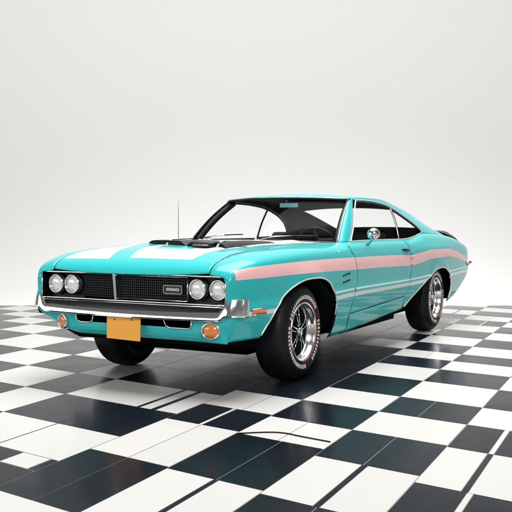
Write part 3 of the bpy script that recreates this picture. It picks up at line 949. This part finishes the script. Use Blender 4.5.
# steering wheel
bm = bmesh.new(); c = Vector((-1.33, .36, .93)); ax = Vector((-.85, 0, .42)).normalized(); u = Vector((0, 1, 0)); v = ax.cross(u)
tube(bm, [c+(u*math.cos(a)+v*math.sin(a))*.185 for a in [2*math.pi*k/40 for k in range(40)]], .011, 8, closed=True)
sw = from_bm('steering_wheel', bm, M_SATIN, car, True)
bm = bmesh.new()
for a in (.1, math.pi-.1, -math.pi/2): tube(bm, [c-ax*.03, c+(u*math.cos(a)+v*math.sin(a))*.18], .009, 6)
tube(bm, [c-ax*.03, c-ax*.22], .025, 8); from_bm('steering_spokes', bm, M_SATIN, sw, True)
# inside mirror (pale teal face)
bm = bmesh.new(); box(bm, (-1.345, -.02, 1.275), (-1.325, .16, 1.318)); im = from_bm('interior_mirror', bm, mat('mirror_back', (.10, .42, .45), .3), car, bevel=.006)
bm = bmesh.new(); tube(bm, [(-1.335, .05, 1.315), (-1.32, .05, 1.352)], .006, 6); from_bm('mirror_stem', bm, M_CHROME2, im, True)

# ------------------------------------------------------------------ outside fittings
# door mirror (round chrome head on a short stem), left side
mp = Vector((-1.10, .958, 1.048))
bm = bmesh.new()
r = lathe(bm, [(.054, -.020), (.060, -.018), (.061, -.008), (.056, .012), (.042, .030), (.020, .040), (.004, .042)], 'x', 32, closed=False)
bm.faces.new(r[0]); bm.faces.new(r[-1]); bmesh.ops.recalc_face_normals(bm, faces=bm.faces)
mir = from_bm('door_mirror', bm, M_CHROME, car, True); mir.location = mp; mir.rotation_euler = (0, -.05, .35); mir.scale = (.82, .88, .80)
bm = bmesh.new(); tube(bm, [(-1.10, .90, .955), (-1.10, .935, .985), (-1.105, .950, 1.02)], [.016, .010, .010], 8)
from_bm('mirror_stem', bm, M_TEAL, car, True)
# door handles, locks
for sgn in (1, -1):
    bm = bmesh.new(); yv = lambda x, z: sgn*(S(x, z)+.012)
    tube(bm, [(-2.14, sgn*(S(-2.14, .888)+.002), .889), (-2.165, yv(-2.165, .888), .888), (-2.22, yv(-2.22, .886), .886), (-2.29, yv(-2.29, .882), .880), (-2.312, sgn*(S(-2.31, .88)+.001), .876)], [.007, .009, .010, .011, .007], 8)
    from_bm('door_handle', bm, M_SATIN, car, True)
    bm = bmesh.new()
    for z, x in ((.800, -2.385), (.735, -2.385), (.842, -2.385)):
        lathe(bm, [(.0005, .004), (.006, .004), (.007, 0), (.0005, 0)], 'y', 12, (x, sgn*S(x, z), z))
    split_bm('door_lock', bm, M_SATIN, car, smooth_=True)
# aerial
bm = bmesh.new(); ab = Vector((-.56, -.60, .972)); tube(bm, [ab, ab+Vector((0, 0, .37))], [.0040, .0028], 6); 
ae = from_bm('antenna', bm, mat('dark_steel', (.22, .22, .22), .35, .6), car, True)
bm = bmesh.new(); lathe(bm, [(.012, 0), (.010, .012), (.004, .018), (.001, .018)], 'z', 12, tuple(ab), closed=False); from_bm('antenna_base', bm, M_CHROME2, ae, True)
# wipers
def wiper(y0, y1):
    bm = bmesh.new()
    def wp(y, t, lift): 
        s = (y/(lerp(.705, .60, t))+1)/2
        return ws(s, t)+Vector((lift*.7, 0, lift))
    pts = [wp(lerp(y0, y1, k/10), .035+.055*math.sin(math.pi*.5*k/10), .012) for k in range(11)]
    tube(bm, pts, .0055, 6)
    w = from_bm('wiper_blade', bm, M_SATIN, car, True)
    bm = bmesh.new(); a = Vector((cowl_x(y0)-.01, y0, hood_z(-.6, y0)-.004)); tube(bm, [a, a.lerp(pts[6], .5)+Vector((0.012, 0, .014)), pts[6]], .0045, 6); lathe(bm, [(.001, .02), (.014, .018), (.016, -.01), (.001, -.01)], 'z', 12, tuple(a))
    from_bm('wiper_arm', bm, M_CHROME2, w, True)
wiper(.10, .56); wiper(-.52, -.06)
# small dark mark on hood near the left edge
bm = bmesh.new()
pts = [(.30-.006*k, .44+.006*k, hood_z(.30-.006*k, .44+.006*k)+.002+.0*k) for k in range(12)]
tube(bm, [(p[0]+.012*math.sin(k*1.7), p[1], p[2]) for k, p in enumerate(pts)], .0025, 5); from_bm('hood_script', bm, M_SATIN, car, True)

# ------------------------------------------------------------------ floor of checker tiles
A = Vector((math.cos(math.radians(3.6)), math.sin(math.radians(3.6))))     # metres along a row
B = Vector((.085, .535))
O = Vector((1.13, 1.155))       # a corner of the pattern
def fp(i, j): return O+A*i+B*j
def tile_mat(name, col, rlo, rhi, var):
    m = mat(name, col, .2, 0, Specular_IOR_Level=.03, Coat_Weight=1.0, Coat_IOR=1.05, Coat_Roughness=.14)
    nt = m.node_tree; N = nt.nodes; L = nt.links; b = N['Principled BSDF']
    tc = N.new('ShaderNodeTexCoord'); nz = N.new('ShaderNodeTexNoise'); nz.inputs['Scale'].default_value = 2.5; nz.inputs['Detail'].default_value = 8; nz.inputs['Roughness'].default_value = .65
    L.new(tc.outputs['Object'], nz.inputs['Vector'])
    mr = N.new('ShaderNodeMapRange'); mr.inputs['From Min'].default_value = .3; mr.inputs['From Max'].default_value = .7; mr.inputs['To Min'].default_value = rlo; mr.inputs['To Max'].default_value = rhi
    L.new(nz.outputs['Fac'], mr.inputs['Value']); L.new(mr.outputs['Result'], b.inputs['Roughness'])
    at = N.new('ShaderNodeAttribute'); at.attribute_name = 'tone'
    mx = N.new('ShaderNodeMix'); mx.data_type = 'RGBA'; mx.inputs[6].default_value = (*[c*(1-var) for c in col], 1); mx.inputs[7].default_value = (*[min(1, c*(1+var)) for c in col], 1)
    L.new(at.outputs['Fac'], mx.inputs[0])
    L.new(mx.outputs[2], b.inputs['Base Color'])
    bp = N.new('ShaderNodeBump'); bp.inputs['Strength'].default_value = .008; bp.inputs['Distance'].default_value = .01
    L.new(nz.outputs['Fac'], bp.inputs['Height']); L.new(bp.outputs['Normal'], b.inputs['Normal'])
    return m
M_TB = tile_mat('black_tile', (.006, .0095, .014), .2, .36, .35)
M_TW = tile_mat('white_tile', (.56, .55, .525), .27, .34, .03)
M_GROUT = mat('grout', (.30, .30, .29), .8)
bm = bmesh.new(); tone = bm.faces.layers.float.new('tone')
rnd = random.Random(11)
def rect(u0, u1, v0, v1, c, g=.0035):
    h = g/.54
    q = [fp(u0+g, v0+h), fp(u1-g, v0+h), fp(u1-g, v1-h), fp(u0+g, v1-h)]
    f = bm.faces.new([bm.verts.new((p[0], p[1], 0)) for p in q]); f.material_index = c; f[tone] = rnd.random()
def split_v(u0, u1, v0, v1, c, vm, w=.0, c2=None):
    """tile with a lengthwise inlay strip (w > 0) or a plain joint"""
    rect(u0, u1, v0, vm-w/2, c, .0025); rect(u0, u1, vm+w/2, v1, c, .0025)
    if w: rect(u0+.0, u1-.0, vm-w/2, vm+w/2, 1-c if c2 is None else c2, .0008)
K, W_ = 0, 1
def column(v0, v1, cuts, first, mids={}, dark=()):
    """cuts: a-positions front to back; colours alternate starting from first"""
    c = first
    for k in range(len(cuts)-1):
        u1, u0 = cuts[k], cuts[k+1]
        if k in dark: rect(u0, u1, v0, v1, K)  # listed tiles are coloured black to stand in for the car's shade
        else:
            if k in mids: split_v(u0, u1, v0, v1, c, *mids[k])
            elif rnd.random() < .16: split_v(u0, u1, v0, v1, c, v0+(v1-v0)*rnd.choice((.45, .5, .55)), *(() if rnd.random() < .6 else (.035,)))
            elif rnd.random() < .08:
                um = (u0+u1)/2; rect(u0, um, v0, v1, c, .002); rect(um, u1, v0, v1, c, .002)
            else: rect(u0, u1, v0, v1, c)
        c = 1-c
back = [-.51, -1.0, -1.62, -2.16, -2.61, -3.01, -3.52]
while back[-1] > -17: back.append(back[-1]-rnd.choice((.48, .5, .52, .55)))
frontx = [5.6, 5.1, 4.6, 4.1, 3.6, 3.05, 2.5]
ncf = len(frontx)
# columns near the camera, save tiles blackened for shade, follow the floor of the photograph
column(0, 1.03, frontx+[1.88, 1.19, .45, 0]+back, K, {ncf-1: (.55, .05), ncf: (.55, .05), ncf+1: (.55, 0), ncf+2: (.5, 0)})
column(1.03, 2.07, frontx+[1.86, 1.23, .58, 0]+back, W_, {ncf-1: (1.56, .03), ncf: (1.56, 0), ncf+1: (1.55, .055), ncf+2: (1.53, 0), ncf+4: (1.5, 0)})
column(2.07, 3.10, frontx+[1.95, 1.30, .68, .02]+back, K, {ncf-1: (2.56, .04), ncf: (2.55, .045), ncf+1: (2.55, .05), ncf+2: (2.50, .055), ncf+3: (2.5, .05)})
column(-1.0, 0, frontx+[1.88, 1.17, .42, -.03]+back, W_, {ncf: (-.5, 0), ncf+2: (-.52, .045), ncf+1: (-.5, 0), ncf+3: (-.42, 0)}, (ncf+5, ncf+7))  # last argument: two tiles under the nose painted black to deepen its shadow
E2 = [-.30, -.90]+back[2:]
# double-width column on the left
cuts = frontx+[2.06, 1.42, .90, .30]+E2
c = W_ if (ncf % 2 == 1) else K
for k in range(len(cuts)-1):
    u1, u0 = cuts[k], cuts[k+1]
    if abs(u0-1.42) < .01:       # black field with the small white tile let in
        rect(1.60, u1, -2.85, -1.0, K); rect(1.42, 1.60, -2.85, -1.49, K); rect(1.42, 1.60, -1.49, -1.10, W_); rect(1.42, 1.60, -1.10, -1.0, K)
    elif abs(u0-.30) < .01: split_v(u0, u1, -2.85, -1.0, K, -1.93, .0)
    elif abs(u0+.30) < .01:
        rect(u0, u1, -2.85, -1.62, W_); rect(u0, u1, -1.62, -1.57, K, .001); rect(u0, u1, -1.57, -1.40, W_, .001); rect(u0, u1, -1.40, -1.33, K, .001); rect(u0, u1, -1.33, -1.0, W_)
    elif abs(u0-.90) < .01: split_v(u0, u1, -2.85, -1.0, W_, -1.93, .012)
    elif -2.7 < u0 < -.8: split_v(u0, u1, -2.85, -1.0, K, -1.93, 0)  # tiles beneath the car all black, shadow put into the tile colour
    elif u0 > 1.5: rect(u0, u1, -2.85, -1.0, c)
    else:
        split_v(u0, u1, -2.85, -1.0, c, -1.93, 0) if u0 > -3 else (rect(u0, u1, -2.85, -1.93, c), rect(u0, u1, -1.93, -1.0, 1-c))
    c = 1-c if u0 > 1.5 else (K if abs(u0+.30) < .01 else 1-c)
column(-3.62, -2.85, cuts, K)
v = -3.62; par = 0
while v > -22:
    w_ = rnd.choice((1.25, 1.1, 1.0)) if v > -8 else 1.0
    column(v-w_, v, cuts, K if par else W_); par = 1-par; v -= w_
v = 3.10; par = 1
while v < 17:
    column(v, v+1.0, frontx+[1.95, 1.30, .68, .02]+back, W_ if par else K); par = 1-par; v += 1.0
bm.normal_update()
for f in bm.faces:
    if f.normal.z < 0: f.normal_flip()
# the tiled floor ends about 12 m from the camera
cam_loc = Vector((5.598, 3.4602, 1.1305)); yaw = 3.6347; pit = -.0374
fw = Vector((math.cos(yaw), math.sin(yaw), 0))
ge = bm.verts[:]+bm.edges[:]+bm.faces[:]
bmesh.ops.bisect_plane(bm, geom=ge, plane_co=Vector((cam_loc.x, cam_loc.y, 0))+fw*11.9, plane_no=fw, clear_outer=True)
me = bpy.data.meshes.new('floor'); bm.to_mesh(me); bm.free()
fl = link('floor', me, [M_TB, M_TW], None, False); fl['kind'] = 'structure'
# grout bed under the tiles
c0 = Vector((cam_loc.x, cam_loc.y, 0)); rt = Vector((fw.y, -fw.x, 0))
def sheet(name, pts, m, z):
    me = bpy.data.meshes.new(name); me.from_pydata([(p.x, p.y, z) for p in pts], [], [tuple(range(len(pts)))])
    o = link(name, me, m, None, False); o['kind'] = 'structure'; return o
gb = sheet('floor_bed', [c0+fw*11.9-rt*9, c0-fw*6-rt*9, c0-fw*6+rt*9, c0+fw*11.9+rt*9], M_GROUT, -.002)

# seamless white backdrop: floor sheet sweeping up into a wall
M_BACK = mat('backdrop_white', (.80, .795, .775), .9)
rows = []
prof_ = [(-14, 0), (0, 0), (8, 0), (12, 0), (12.4, 0)] + [(12.4+6*math.sin(a), 6-6*math.cos(a)) for a in [math.pi/2*k/16 for k in range(1, 17)]] + [(18.4, 9), (18.4, 16)]
for (d, h) in prof_:
    rows.append([c0+fw*d+rt*lerp(-45, 45, k/20)+Vector((0, 0, h-.012)) for k in range(21)])
bk = grid_obj('backdrop', rows, [M_BACK], None, lambda c: (Vector((0, 0, 1))-fw), solid=0)
bk['kind'] = 'structure'

# thin dark wire lying on a white tile
bm = bmesh.new()
wp_ = spline([(1.60, 1.20, .004), (1.50, 1.33, .004), (1.475, 1.42, .004), (1.50, 1.54, .004), (1.53, 1.71, .004)], 8)
tube(bm, wp_, .004, 8)
wo = from_bm('wire', bm, M_RUBBER, None, True); wo['label'] = 'thin dark wire lying in a shallow curve on the white floor tile'; wo['category'] = 'wire'

# ------------------------------------------------------------------ light
w = bpy.data.worlds.new('World'); sc.world = w; w.use_nodes = True
nt = w.node_tree; N = nt.nodes; L = nt.links; bg = N['Background']
tc = N.new('ShaderNodeTexCoord'); sx = N.new('ShaderNodeSeparateXYZ'); L.new(tc.outputs['Generated'], sx.inputs[0])
cr = N.new('ShaderNodeValToRGB'); cr.color_ramp.elements[0].position = 0; cr.color_ramp.elements[0].color = (.32, .32, .32, 1)
cr.color_ramp.elements[1].position = .75; cr.color_ramp.elements[1].color = (.15, .15, .15, 1)
e = cr.color_ramp.elements.new(.10); e.color = (.22, .22, .22, 1); e = cr.color_ramp.elements.new(.26); e.color = (.12, .12, .12, 1)
L.new(sx.outputs['Z'], cr.inputs[0]); L.new(cr.outputs[0], bg.inputs['Color']); bg.inputs['Strength'].default_value = 1.0

def area(name, loc, target, sx_, sy_, power, col=(1, 1, 1), spread=180):
    l = bpy.data.lights.new(name, 'AREA'); l.spread = math.radians(spread); l.shape = 'RECTANGLE'; l.size = sx_; l.size_y = sy_; l.energy = power; l.color = col
    o = bpy.data.objects.new(name, l); COL.objects.link(o); o.location = loc
    o.rotation_euler = (Vector(target)-Vector(loc)).to_track_quat('-Z', 'Y').to_euler(); return o
area('overhead_softbox', (-1.6, .3, 7.0), (-1.6, 0, 0), 8.5, 5.5, 585, spread=120)
area('added_front_fill', (8.5, 7.5, 6.5), (-1.2, 0, .4), 5, 3, 820)  # added out-of-frame fill that brightens the side of the car
area('added_bumper_strip', (9.5, -6.2, 3.3), (.6, .2, .5), 9, 2.6, 330)  # added unseen lamp, placed so the bumper reflects a white bar
wl = c0+fw*6.5+Vector((0, 0, 8.0)); wt = c0+fw*18.3+Vector((0, 0, 5.2))
area('backdrop_light', wl, wt, 26, 3, 770, spread=130)

# ------------------------------------------------------------------ camera
cam = bpy.data.cameras.new('camera'); co = bpy.data.objects.new('camera', cam); COL.objects.link(co)
co.location = cam_loc
d = Vector((math.cos(yaw)*math.cos(pit), math.sin(yaw)*math.cos(pit), math.sin(pit)))
co.rotation_euler = d.to_track_quat('-Z', 'Y').to_euler()
cam.sensor_width = 36; cam.lens = 860.85/512*36; cam.clip_end = 200; cam.clip_start = .05
sc.camera = co
sc.view_settings.view_transform = 'Standard'; sc.view_settings.look = 'None'; sc.view_settings.exposure = 0; sc.view_settings.gamma = 1
